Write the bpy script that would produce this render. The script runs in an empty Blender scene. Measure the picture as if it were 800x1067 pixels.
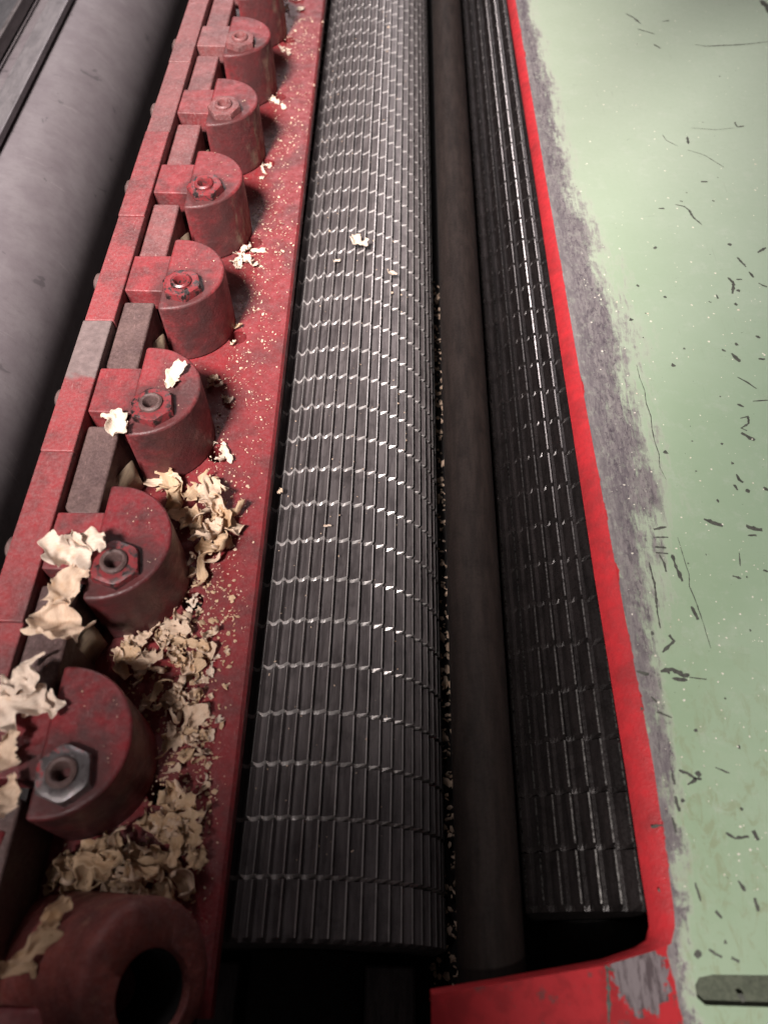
import bpy, bmesh, math, random
from mathutils import Vector, Matrix, noise as mnoise
R = math.radians
S = 0.01                      # everything below is written in centimetres
sc = bpy.context.scene
C = sc.collection

# ------------------------------------------------------------------ camera
F = 800.0
TH = math.atan(1246.5 / F)
PSI = math.atan(31 * math.cos(TH) / F)
CZ = 30.0
cd = bpy.data.cameras.new("camera"); cam = bpy.data.objects.new("camera", cd); C.objects.link(cam)
cam.location = (0, 0, CZ * S)
cam.rotation_euler = (math.pi / 2 - TH, 0, PSI)
cd.sensor_fit = 'HORIZONTAL'; cd.sensor_width = 36; cd.lens = F / 800 * 36
cd.clip_start = 0.005; cd.clip_end = 50
cd.dof.use_dof = True; cd.dof.focus_distance = 0.43; cd.dof.aperture_fstop = 11.0
sc.camera = cam

# ------------------------------------------------------------------ world and lamps
w = bpy.data.worlds.new("World"); sc.world = w; w.use_nodes = True
bg = w.node_tree.nodes['Background']; bg.inputs[0].default_value = (0.90, 0.76, 0.74, 1); bg.inputs[1].default_value = 0.036
def area(name, loc, target, size, power, color=(1, 1, 1), spread=180, sy=None):
    l = bpy.data.lights.new(name, 'AREA'); l.energy = power; l.color = color; l.size = size * S; l.spread = R(spread)
    if sy: l.shape = 'RECTANGLE'; l.size_y = sy * S
    o = bpy.data.objects.new(name, l); C.objects.link(o)
    o.location = Vector(loc) * S
    o.rotation_euler = (Vector(target) - Vector(loc)).to_track_quat('-Z', 'Y').to_euler()
    return o
def spot(name, loc, target, power, angle, blend, radius, color=(1, 1, 1)):
    l = bpy.data.lights.new(name, 'SPOT'); l.energy = power; l.color = color; l.spot_size = R(angle); l.spot_blend = blend
    l.shadow_soft_size = radius * S
    o = bpy.data.objects.new(name, l); C.objects.link(o)
    o.location = Vector(loc) * S
    o.rotation_euler = (Vector(target) - Vector(loc)).to_track_quat('-Z', 'Y').to_euler()
    return o
spot("ceiling_lamp", (-40, -42, 120), (-20, 61, -5), 300, 30.0, 0.30, 16, (1, 0.93, 0.89))
spot("left_fill", (-70, -5, 90), (-25, 3, -2), 54, 11.5, 0.8, 5, (1, 0.92, 0.88))  # added fill spot to lift the near-left clamps, no known source
spot("table_fill", (-25, -42, 122), (62, 22, -3), 72, 41, 0.10, 4, (1, 0.95, 0.90))  # added unseen spot, cone shaped to light the table and lip alone
area("far_sheen_fill", (-46, 270, 155), (-5, 95, -5), 60, 3.0, (1, 0.92, 0.93), spread=70, sy=150)  # added area light giving the far sheen and the roller glints
sc.view_settings.view_transform = 'Standard'; sc.view_settings.look = 'None'
sc.view_settings.exposure = 0.2; sc.view_settings.gamma = 1
sc.render.engine = 'CYCLES'

# ------------------------------------------------------------------ helpers
def at(px, py, z):
    """photograph pixel -> point on the horizontal plane z (cm)"""
    v = Vector(((px - 400) / F, -(py - 533.5) / F, -1))
    d = cam.rotation_euler.to_matrix() @ v
    t = (z - CZ) / d.z
    return Vector((d.x * t, d.y * t, z))

def tag(o, label=None, cat=None, group=None, kind=None):
    if label: o['label'] = label
    if cat: o['category'] = cat
    if group: o['group'] = group
    if kind: o['kind'] = kind
    return o

def empty(name, loc, label, cat, group=None, rz=0):
    o = bpy.data.objects.new(name, None); C.objects.link(o); o.location = Vector(loc) * S
    o.rotation_euler = (0, 0, rz); o.empty_display_size = 0.01
    return tag(o, label, cat, group)

def link(name, verts, faces, mat, parent=None, bevel=0, smooth=True, loc=None, sharp=35, mats=None, fmat=None, segs=3):
    me = bpy.data.meshes.new(name)
    me.from_pydata([tuple(Vector(v) * S) for v in verts], [], faces)
    bm = bmesh.new(); bm.from_mesh(me); bmesh.ops.recalc_face_normals(bm, faces=bm.faces); bm.to_mesh(me); bm.free()
    if smooth:
        me.polygons.foreach_set('use_smooth', [True] * len(me.polygons))
        me.set_sharp_from_angle(angle=R(sharp))
    for m in (mats or [mat]): me.materials.append(m)
    if fmat:
        me.polygons.foreach_set('material_index', fmat)
    o = bpy.data.objects.new(name, me); C.objects.link(o)
    if parent: o.parent = parent
    if loc is not None: o.location = Vector(loc) * S
    if bevel:
        b = o.modifiers.new("bevel", 'BEVEL'); b.width = bevel * S; b.segments = segs; b.limit_method = 'ANGLE'; b.angle_limit = R(40)
        b.harden_normals = False
    return o

def prism(poly, z0, z1):
    n = len(poly)
    v = [(x, y, z0) for x, y in poly] + [(x, y, z1) for x, y in poly]
    f = [list(range(n))[::-1], [n + i for i in range(n)]] + [[i, (i + 1) % n, n + (i + 1) % n, n + i] for i in range(n)]
    return v, f
def box(x0, x1, y0, y1, z0, z1): return prism([(x0, y0), (x1, y0), (x1, y1), (x0, y1)], z0, z1)
def merge(*ms):
    V = []; Fc = []
    for v, f in ms:
        k = len(V); V += list(v); Fc += [[i + k for i in q] for q in f]
    return V, Fc
def cyl_y(x, z, r, y0, y1, n=96, ny=2, cap=True):
    V = []; Fc = []
    for j in range(ny):
        y = y0 + (y1 - y0) * j / (ny - 1)
        for i in range(n):
            a = 2 * math.pi * i / n
            V.append((x + r * math.sin(a), y, z + r * math.cos(a)))
    for j in range(ny - 1):
        for i in range(n):
            Fc.append([j * n + i, j * n + (i + 1) % n, (j + 1) * n + (i + 1) % n, (j + 1) * n + i])
    if cap:
        Fc.append(list(range(n))); Fc.append([(ny - 1) * n + i for i in range(n)][::-1])
    return V, Fc
def lathe(prof, n=48, axis=None, org=(0, 0, 0), closed=True):
    """prof = [(r, z)...] round +Z, turned to axis"""
    V = []; Fc = []
    q = Vector((0, 0, 1)).rotation_difference(Vector(axis)) if axis else None
    for r, z in prof:
        for i in range(n):
            a = 2 * math.pi * i / n
            p = Vector((r * math.cos(a), r * math.sin(a), z))
            if q: p = q @ p
            V.append(p + Vector(org))
    m = len(prof)
    for j in range(m if closed else m - 1):
        k = (j + 1) % m
        for i in range(n):
            Fc.append([j * n + i, j * n + (i + 1) % n, k * n + (i + 1) % n, k * n + i])
    return V, Fc

# ------------------------------------------------------------------ materials
class NT:
    def __init__(s, name):
        s.m = bpy.data.materials.new(name); s.m.use_nodes = True; s.t = s.m.node_tree
        s.b = s.t.nodes['Principled BSDF']
        s.tc = s.t.nodes.new('ShaderNodeTexCoord')
        oi = s.t.nodes.new('ShaderNodeObjectInfo')
        mp = s.t.nodes.new('ShaderNodeMapping'); mp.inputs['Scale'].default_value = (100, 100, 100)
        s.t.links.new(s.tc.outputs['Object'], mp.inputs[0])
        s.raw = mp.outputs[0]
        mul = s.vmath('MULTIPLY', oi.outputs['Random'], (37, 53, 91))
        s.co = s.vmath('ADD', mp.outputs[0], mul)
    def _set(s, sock, v):
        if isinstance(v, bpy.types.NodeSocket): s.t.links.new(v, sock)
        elif v is not None:
            if sock.type == 'RGBA' and not hasattr(v, '__len__'): v = (v, v, v, 1)
            if sock.type == 'RGBA' and len(v) == 3: v = (*v, 1)
            sock.default_value = v
    def vmath(s, op, a, b=None):
        n = s.t.nodes.new('ShaderNodeVectorMath'); n.operation = op; s._set(n.inputs[0], a)
        if b is not None: s._set(n.inputs[1], b)
        return n.outputs[0]
    def math(s, op, a, b=None, c=None, clamp=False):
        n = s.t.nodes.new('ShaderNodeMath'); n.operation = op; n.use_clamp = clamp
        s._set(n.inputs[0], a)
        if b is not None: s._set(n.inputs[1], b)
        if c is not None: s._set(n.inputs[2], c)
        return n.outputs[0]
    def sepxyz(s, v):
        n = s.t.nodes.new('ShaderNodeSeparateXYZ'); s._set(n.inputs[0], v); return n.outputs
    def scale(s, v, f):
        return s.vmath('MULTIPLY', v, f)
    def noise(s, scale, detail=4, rough=.55, co=None, dist=0):
        n = s.t.nodes.new('ShaderNodeTexNoise'); s._set(n.inputs['Vector'], co or s.co)
        n.inputs['Scale'].default_value = scale; n.inputs['Detail'].default_value = detail; n.inputs['Roughness'].default_value = rough
        n.inputs['Distortion'].default_value = dist
        return n.outputs['Fac']
    def voro(s, scale, co=None, feature='F1', rnd=1, out='Distance'):
        n = s.t.nodes.new('ShaderNodeTexVoronoi'); n.feature = feature; s._set(n.inputs['Vector'], co or s.co)
        n.inputs['Scale'].default_value = scale; n.inputs['Randomness'].default_value = rnd
        return n.outputs[out]
    def ramp(s, v, a, b, lo=0.0, hi=1.0):
        n = s.t.nodes.new('ShaderNodeMapRange'); n.interpolation_type = 'SMOOTHSTEP'
        s._set(n.inputs[0], v); s._set(n.inputs[1], a); s._set(n.inputs[2], b)
        s._set(n.inputs[3], lo); s._set(n.inputs[4], hi)
        return n.outputs[0]
    def mix(s, f, a, b):
        n = s.t.nodes.new('ShaderNodeMix'); n.data_type = 'RGBA'
        s._set(n.inputs['Factor'], f); s._set(n.inputs['A'], a); s._set(n.inputs['B'], b)
        return n.outputs['Result']
    def mixf(s, f, a, b):
        n = s.t.nodes.new('ShaderNodeMix'); n.data_type = 'FLOAT'
        s._set(n.inputs[0], f); s._set(n.inputs[2], a); s._set(n.inputs[3], b)
        return n.outputs[0]
    def bump(s, h, strength=.3, dist=.02):
        n = s.t.nodes.new('ShaderNodeBump'); n.inputs['Strength'].default_value = strength
        n.inputs['Distance'].default_value = dist * S * 1.0
        s._set(n.inputs['Height'], h); s.t.links.new(n.outputs[0], s.b.inputs['Normal']); return n
    def set(s, **k):
        for a, v in k.items():
            s._set(s.b.inputs[{'color': 'Base Color', 'rough': 'Roughness', 'metal': 'Metallic', 'spec': 'Specular IOR Level',
                               'coat': 'Coat Weight', 'coatr': 'Coat Roughness', 'sss': 'Subsurface Weight', 'trans': 'Transmission Weight', 'aniso': 'Anisotropic'}[a]], v)
        return s.m

def paint_red(name, c1, c2, grime=(0.035, 0.018, 0.018), gam=.5, specks=.5, worn=None, wornamt=.55, rough=.42, dust=0.25, grain=1.0, wornside=False, nutgrease=False):
    n = NT(name)
    big = n.noise(.45, 5, .6); mid = n.noise(1.7, 6, .65); fine = n.noise(9, 4, .6)
    c = n.mix(n.ramp(mid, .3, .7), c1, c2)
    c = n.mix(n.math('MULTIPLY', n.ramp(big, .42, .68), gam), c, grime)
    g2 = n.ramp(n.noise(3.0, 9, .8, dist=.4), .55, .72)
    c = n.mix(n.math('MULTIPLY', g2, gam * .6), c, grime)
    # dull grey-pink film of dust
    c = n.mix(n.math('MULTIPLY', n.ramp(n.noise(5.5, 9, .85), .38, .72), dust), c, (0.27, 0.17, 0.17))
    sl = n.noise(2.0, 6, .7, co=n.scale(n.vmath('ADD', n.co, n.scale(n.co, (0, .6, 0))), (5, .5, 2)))
    c = n.mix(n.math('MULTIPLY', n.ramp(sl, .60, .68), dust), c, (0.34, 0.20, 0.19))
    if worn:
        wv = n.ramp(n.math('ADD', n.noise(1.1, 6, .7), n.math('MULTIPLY', fine, .25)), wornamt + .08, wornamt + .14)
        rx_, ry_, rz_ = n.sepxyz(n.raw)
        if wornside: wv = n.math('MULTIPLY', n.ramp(n.math('ADD', n.noise(1.6, 8, .75, co=n.scale(n.co, (1, 1, .35))), n.math('MULTIPLY', n.ramp(rx_, .4, 1.9), .24)), .70, .84), n.ramp(rz_, 4.1, 3.8))
        c = n.mix(wv, c, worn)
    if nutgrease:
        gx, gy, gz = n.sepxyz(n.raw)
        rr = n.math('SQRT', n.math('ADD', n.math('MULTIPLY', gx, gx), n.math('MULTIPLY', gy, gy)))
        rr = n.math('ADD', rr, n.math('MULTIPLY', n.math('SUBTRACT', n.noise(1.3, 6, .7), .5), 2.0))
        c = n.mix(n.math('MULTIPLY', n.ramp(rr, 2.3, 1.3), .75), c, (0.050, 0.022, 0.022))
    v = n.voro(5.5); keep = n.ramp(n.noise(1.3, 2), .45, .6)
    sp = n.math('MULTIPLY', n.ramp(v, .10, .05), keep)
    v2 = n.ramp(n.voro(13), .13, .07)
    sp = n.math('MAXIMUM', sp, n.math('MULTIPLY', v2, n.ramp(n.noise(.9, 3), .5, .6)))
    c = n.mix(n.math('MULTIPLY', sp, specks), c, (0.62, 0.46, 0.38))
    n.bump(n.math('ADD', n.math('MULTIPLY', mid, 1.2), n.math('MULTIPLY', fine, .35)), .55 * grain, .09)
    return n.set(color=c, rough=n.mixf(n.ramp(mid, .3, .7), rough - .06, rough + .2), spec=.4)

RED = paint_red("red_paint", (0.23, 0.022, 0.027), (0.17, 0.017, 0.021), nutgrease=True, gam=.8, specks=.12, dust=.32)
RED_BAR = paint_red("red_bar_paint", (0.235, 0.030, 0.034), (0.17, 0.025, 0.028), gam=.65, specks=.12, dust=.45)
RED_WORN = paint_red("rubbed_red_paint", (0.22, 0.022, 0.027), (0.17, 0.017, 0.021), nutgrease=True, gam=.6, specks=.1, worn=(0.27, 0.17, 0.12), wornamt=.57, dust=.25, wornside=True)
RED_PLATE = paint_red("red_plate_paint", (0.225, 0.017, 0.022), (0.165, 0.013, 0.016), gam=.5, specks=.75, dust=.28, rough=.36)
RED_BOSS = paint_red("brown_red_cast_paint", (0.27, 0.060, 0.048), (0.18, 0.035, 0.030), gam=.5, specks=.2, worn=(0.26, 0.12, 0.09), wornamt=.66, dust=.4, grain=1.8)
RED_BRIGHT = paint_red("bright_red_paint", (0.54, 0.030, 0.038), (0.40, 0.022, 0.028), gam=.28, specks=.08, dust=.05, rough=.38)
BROWN_STEEL = paint_red("grimy_brown_steel", (0.070, 0.042, 0.038), (0.10, 0.058, 0.052), gam=.6, specks=.15, dust=.35, rough=.5, grain=1.2)

def steel(name, c1, c2, rough=.4, metal=.6, streak=True, bump=.25):
    n = NT(name)
    st = n.noise(1.0, 8, .7, co=n.scale(n.co, (2.5, .35, 2.5)))
    fi = n.noise(6, 6, .7)
    c = n.mix(n.ramp(st if streak else fi, .35, .65), c1, c2)
    c = n.mix(n.math('MULTIPLY', n.ramp(n.noise(.8, 6, .7), .5, .7), .5), c, tuple(x * .45 for x in c1))
    n.bump(n.math('ADD', fi, st), bump, .05)
    return n.set(color=c, rough=n.mixf(n.ramp(fi, .3, .7), rough - .08, rough + .14), metal=metal)
DARK_STEEL = steel("dark_oily_steel", (0.066, 0.055, 0.056), (0.135, 0.116, 0.117), .45, .2)
ROLL2 = steel("black_oily_steel", (0.016, 0.013, 0.013), (0.030, 0.024, 0.024), .30, .5)
ROD = steel("brown_black_steel", (0.012, 0.008, 0.007), (0.022, 0.015, 0.013), .7, .0)
NUTM = steel("bright_worn_steel", (0.30, 0.27, 0.28), (0.42, 0.38, 0.38), .34, .85, False)
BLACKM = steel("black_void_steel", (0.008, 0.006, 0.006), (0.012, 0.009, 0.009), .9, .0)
RAILM = steel("pale_rail_steel", (0.30, 0.27, 0.28), (0.22, 0.20, 0.21), .38, .6)
PANEL = steel("dark_grey_panel", (0.055, 0.052, 0.056), (0.09, 0.085, 0.09), .5, .3)

def turned(m, sc_=30):
    t = m.node_tree; bmp = next(x for x in t.nodes if x.type == 'BUMP'); tc = t.nodes.new('ShaderNodeTexCoord')
    mp = t.nodes.new('ShaderNodeMapping'); mp.inputs['Scale'].default_value = (20, 4200, 20); t.links.new(tc.outputs['Object'], mp.inputs[0])
    ns = t.nodes.new('ShaderNodeTexNoise'); ns.inputs['Scale'].default_value = 1; ns.inputs['Detail'].default_value = 3; t.links.new(mp.outputs[0], ns.inputs['Vector'])
    b2 = t.nodes.new('ShaderNodeBump'); b2.inputs['Strength'].default_value = .25; b2.inputs['Distance'].default_value = .0003
    t.links.new(ns.outputs['Fac'], b2.inputs['Height']); t.links.new(bmp.outputs[0], b2.inputs['Normal']); t.links.new(b2.outputs[0], t.nodes['Principled BSDF'].inputs['Normal'])
def left_roller_mat():
    n = NT("dull_grey_steel")
    st = n.noise(1.2, 8, .75, co=n.scale(n.co, (.9, 2.2, .9)))
    cloud = n.noise(.35, 6, .65); fi = n.noise(8, 6, .7)
    c = n.mix(n.ramp(cloud, .3, .7), (0.145, 0.12, 0.13), (0.185, 0.16, 0.168))
    c = n.mix(n.math('MULTIPLY', n.ramp(st, .45, .7), .5), c, (0.12, 0.10, 0.105))
    ring = n.ramp(n.noise(2.2, 3, .6, co=n.scale(n.co, (.12, 2.6, .12)), dist=.4), .63, .68)
    c = n.mix(n.math('MULTIPLY', n.math('MULTIPLY', ring, .35), n.ramp(n.noise(.3, 3), .45, .6)), c, (0.36, 0.32, 0.32))
    blot = n.ramp(n.noise(.55, 4, .55, dist=.5), .665, .69)
    c = n.mix(n.math('MULTIPLY', blot, .6), c, (0.07, 0.06, 0.065))
    c = n.mix(n.math('MULTIPLY', n.ramp(n.voro(1.9), .07, .03), .5), c, (0.07, 0.06, 0.06))
    n.bump(n.math('ADD', fi, st), .2, .05)
    return n.set(color=c, rough=n.mixf(n.ramp(fi, .3, .7), .5, .7), metal=.15)
LROLL = left_roller_mat()
turned(LROLL); turned(ROD); ROD.node_tree.nodes['Principled BSDF'].inputs['Specular IOR Level'].default_value = .2

def bar_patch():
    m = RED_BAR.copy(); m.name = "half_stripped_bar_paint"; t = m.node_tree
    b = t.nodes['Principled BSDF']; old = b.inputs['Base Color'].links[0].from_socket
    tc = t.nodes.new('ShaderNodeTexCoord'); sx = t.nodes.new('ShaderNodeSeparateXYZ'); t.links.new(tc.outputs['Object'], sx.inputs[0])
    mr = t.nodes.new('ShaderNodeMapRange'); mr.inputs[1].default_value = .0205; mr.inputs[2].default_value = .0225
    ns = t.nodes.new('ShaderNodeTexNoise'); ns.inputs['Scale'].default_value = 120; t.links.new(tc.outputs['Object'], ns.inputs['Vector'])
    ma = t.nodes.new('ShaderNodeMath'); ma.operation = 'MULTIPLY_ADD'; ma.inputs[1].default_value = .012; t.links.new(ns.outputs['Fac'], ma.inputs[0])
    t.links.new(sx.outputs['Y'], ma.inputs[2])
    mr.inputs[1].default_value = .026; mr.inputs[2].default_value = .030
    t.links.new(ma.outputs[0], mr.inputs[0])
    mx = t.nodes.new('ShaderNodeMix'); mx.data_type = 'RGBA'; t.links.new(mr.outputs[0], mx.inputs['Factor']); t.links.new(old, mx.inputs['A'])
    ns2 = t.nodes.new('ShaderNodeTexNoise'); ns2.inputs['Scale'].default_value = 260; ns2.inputs['Detail'].default_value = 8; t.links.new(tc.outputs['Object'], ns2.inputs['Vector'])
    mg = t.nodes.new('ShaderNodeMix'); mg.data_type = 'RGBA'; t.links.new(ns2.outputs['Fac'], mg.inputs['Factor'])
    mg.inputs['A'].default_value = (.07, .05, .048, 1); mg.inputs['B'].default_value = (.22, .16, .155, 1)
    t.links.new(mg.outputs['Result'], mx.inputs['B']); t.links.new(mx.outputs['Result'], b.inputs['Base Color'])
    return m
BAR_PATCH = bar_patch()
def nut_red():
    n = NT("chipped_red_nut")
    f = n.noise(2.2, 6, .7)
    c = n.mix(n.ramp(f, .40, .50), (0.12, 0.10, 0.10), (0.18, 0.024, 0.028))
    c = n.mix(n.math('MULTIPLY', n.ramp(n.noise(3, 6, .7), .5, .65), .7), c, (0.045, 0.025, 0.025))
    n.bump(n.noise(6, 5, .7), .4, .06)
    return n.set(color=c, rough=.38, metal=n.ramp(f, .50, .40))
NUTR = nut_red()

def nut_grey():
    n = NT("bare_nut_steel")
    f = n.noise(1.3, 6, .7)
    c = n.mix(n.ramp(f, .56, .62), (0.20, 0.18, 0.185), (0.26, 0.025, 0.03))
    c = n.mix(n.math('MULTIPLY', n.ramp(n.noise(4, 6, .7), .5, .65), .7), c, (0.08, 0.06, 0.06))
    n.bump(n.noise(6, 5, .7), .4, .06)
    return n.set(color=c, rough=.3, metal=n.ramp(f, .60, .54, 0, .8))
NUTG = nut_grey()

def wood(name, a, b):
    n = NT(name)
    g = n.noise(3.0, 6, .7, co=n.scale(n.co, (1, 6, 1)))
    c = n.mix(n.ramp(g, .3, .7), a, b)
    c = n.mix(n.ramp(n.noise(1.2, 4), .55, .75, 0, .6), c, (0.55, 0.30, 0.13))
    n.bump(g, .3, .04)
    n.set(color=c, rough=.7, spec=.25, sss=0.0)
    tr = n.t.nodes.new('ShaderNodeBsdfTranslucent'); n._set(tr.inputs[0], c)
    mx = n.t.nodes.new('ShaderNodeMixShader'); mx.inputs[0].default_value = .22
    out = n.t.nodes['Material Output']
    n.t.links.new(n.b.outputs[0], mx.inputs[1]); n.t.links.new(tr.outputs[0], mx.inputs[2]); n.t.links.new(mx.outputs[0], out.inputs[0])
    return n.m
WOOD = wood("pale_wood_shaving", (0.78, 0.61, 0.48), (0.64, 0.46, 0.33))
WOOD_TAN = wood("tan_wood_shaving", (0.70, 0.51, 0.35), (0.55, 0.37, 0.23))
WOOD_WHITE = wood("white_wood_shaving", (0.80, 0.68, 0.58), (0.66, 0.51, 0.41))

# ------------------------------------------------------------------ the setting
zb = -16.0
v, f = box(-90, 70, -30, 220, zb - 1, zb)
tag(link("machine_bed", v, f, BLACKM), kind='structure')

# ------------------------------------------------------------------ levels
Z_TOP = 0.0          # tops of clamp heads
Z_PL = -4.2          # red plate
HR = 35.1            # depth of the feed roller tops below the camera
P_RING = 0.0669 * HR
RX, RR = -3.55, 6.42
RCZ = CZ - HR - RR

# ------------------------------------------------------------------ fluted rollers
TIP = steel("rubbed_tips_wall_glint", (0.62, 0.58, 0.57), (0.52, 0.48, 0.47), .36, .6, False, .05)  # rubbed tips; the same pale colour paints glints on the groove walls
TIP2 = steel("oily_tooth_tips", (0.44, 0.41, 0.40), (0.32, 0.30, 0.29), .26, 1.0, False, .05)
def fluted(name, cx, cz, rr, nt, y0, y1, mat, parent, depth=.38, phase=0, groove=.17, tip=None, wall=True, flat=False):
    # profile over one tooth going clockwise (left to right over the top): root -> land rises -> tip flat -> drop
    prof = [(0.00, depth), (0.22, depth * .93), (0.42, depth * .70), (0.84, depth * .06), (0.91, 0.0), (0.965, depth * .9)]
    if flat: prof[3] = (0.82, 0.004); prof[2] = (0.42, depth * .6)
    angs = []
    for k in range(nt):
        for u, d in prof:
            angs.append(((k + u) / nt * 2 * math.pi + phase, d))
    n = len(angs); np_ = len(prof)
    ys = []
    y = y0; first = True
    while y < y1 - .2:
        e = min(y + P_RING, y1)
        ys += [(y, 1), (y + groove, 0), (e - .03, 0)]
        y = e
    while False:
        e = min(y + P_RING, y1)
        g = groove / 2
        ys += [(y, 1), (y + g * .5, 1), (y + g, 0), (e - g, 0), (e - g * .45, 1)]
        y = e
    ys.append((y1, 1))
    V = []; Fc = []; fm = []
    rnd = random.Random(int(cx * 10))
    for yi, (yy, gr) in enumerate(ys):
        for a, d in angs:
            dd = depth * 1.02 if gr else d
            r = rr - dd
            V.append((cx + r * math.sin(a), yy, cz + r * math.cos(a)))
    for j in range(len(ys) - 1):
        for i in range(n):
            k = (i + 1) % n
            Fc.append([j * n + i, j * n + k, (j + 1) * n + k, (j + 1) * n + i])
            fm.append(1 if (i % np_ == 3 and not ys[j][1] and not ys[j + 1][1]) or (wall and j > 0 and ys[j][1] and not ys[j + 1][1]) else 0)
    fm += [0, 0]
    Fc.append(list(range(n))); Fc.append([(len(ys) - 1) * n + i for i in range(n)])
    return link(name, V, Fc, None, parent, smooth=False, mats=[mat, tip], fmat=fm)

Y_END = 2.0
t = empty("feed_roller", (0, 0, 0), "wide dark fluted steel feed roller beside the red plate, its teeth glinting", "roller", "toothed steel feed rollers")
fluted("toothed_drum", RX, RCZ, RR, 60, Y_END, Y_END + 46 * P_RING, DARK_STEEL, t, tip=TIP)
v, f = cyl_y(RX, RCZ, 2.7, -9, Y_END - .01, 64); link("journal", v, f, BLACKM, t, bevel=.1)
Y2 = (2741.5 / (943 + 713) - 1.5577) * HR
t = empty("feed_roller", (0, 0, 0), "black fluted feed roller half hidden under the red lip of the green table", "roller", "toothed steel feed rollers")
R2X = 10.39
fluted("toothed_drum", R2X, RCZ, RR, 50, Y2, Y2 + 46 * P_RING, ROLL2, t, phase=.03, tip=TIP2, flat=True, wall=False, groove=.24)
v, f = cyl_y(R2X, RCZ, 2.7, -9, Y2 - .01, 64); link("journal", v, f, BLACKM, t, bevel=.1)

v, f = cyl_y(4.32, CZ - 36, 1.38, -.9, 125, 64, 60)
tag(link("smooth_rod", v, f, ROD, bevel=.08), "smooth brown-black steel rod lying between the two toothed rollers", "rod")

# debris tray seen in the slot beside the rod and in front of the roller
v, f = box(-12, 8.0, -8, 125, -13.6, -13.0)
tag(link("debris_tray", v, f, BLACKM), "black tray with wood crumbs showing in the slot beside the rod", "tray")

for (x0, x1, lab) in ((-8.2, -6.6, "dark bearing block left of the black void at the near end of the feed roller"), (-.9, 1.4, "dark bearing block right of the black void at the near end of the feed roller")):
    t = empty("bearing_block", ((x0 + x1) / 2, -1.5, -13), lab, "bearing block")
    hw = (x1 - x0) / 2
    v, f = box(-hw, hw, -3.5, 3.0, 0, 2.6); link("housing", v, f, DARK_STEEL, t, bevel=.15)
    v, f = lathe([(.001, 2.6), (.42, 2.6), (.42, 2.95), (.30, 3.05), (.001, 3.05)], 6, closed=False); link("cap_screw", v, f, DARK_STEEL, t)

# ------------------------------------------------------------------ left side: smooth roller, rail, panel
t = empty("smooth_roller", (0, 0, 0), "large dull grey smooth roller left of the red bar", "roller")
v, f = cyl_y(-32.8, -13.0, 7.2, -12, 170, 128, 40); link("drum", v, f, LROLL, t)
v, f = cyl_y(-32.8, -13.0, 2.5, -16, -12.01, 48); link("journal", v, f, BLACKM, t)
v, f = box(-33.5, -31.6, -10, 170, -5.6, -5.0)
tag(link("steel_rail", v, f, RAILM, bevel=.08), "thin pale steel rail running along the left side of the smooth grey roller", "rail")
v, f = box(-36.0, -35.6, -10, 170, -5.8, -4.6)
v2, f2 = box(-90, -36.3, -10, 170, -5.6, -5.0)
t = empty("side_panel", (-60, 0, -5), "dark grey side panel with a thin edge strip in the far left corner", "panel")
link("sheet", [(a + 60, b, c + 5) for a, b, c in v2], f2, PANEL, t, bevel=.08)
link("edge_strip", [(a + 60, b, c + 5) for a, b, c in v], f, DARK_STEEL, t, bevel=.08)

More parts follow.
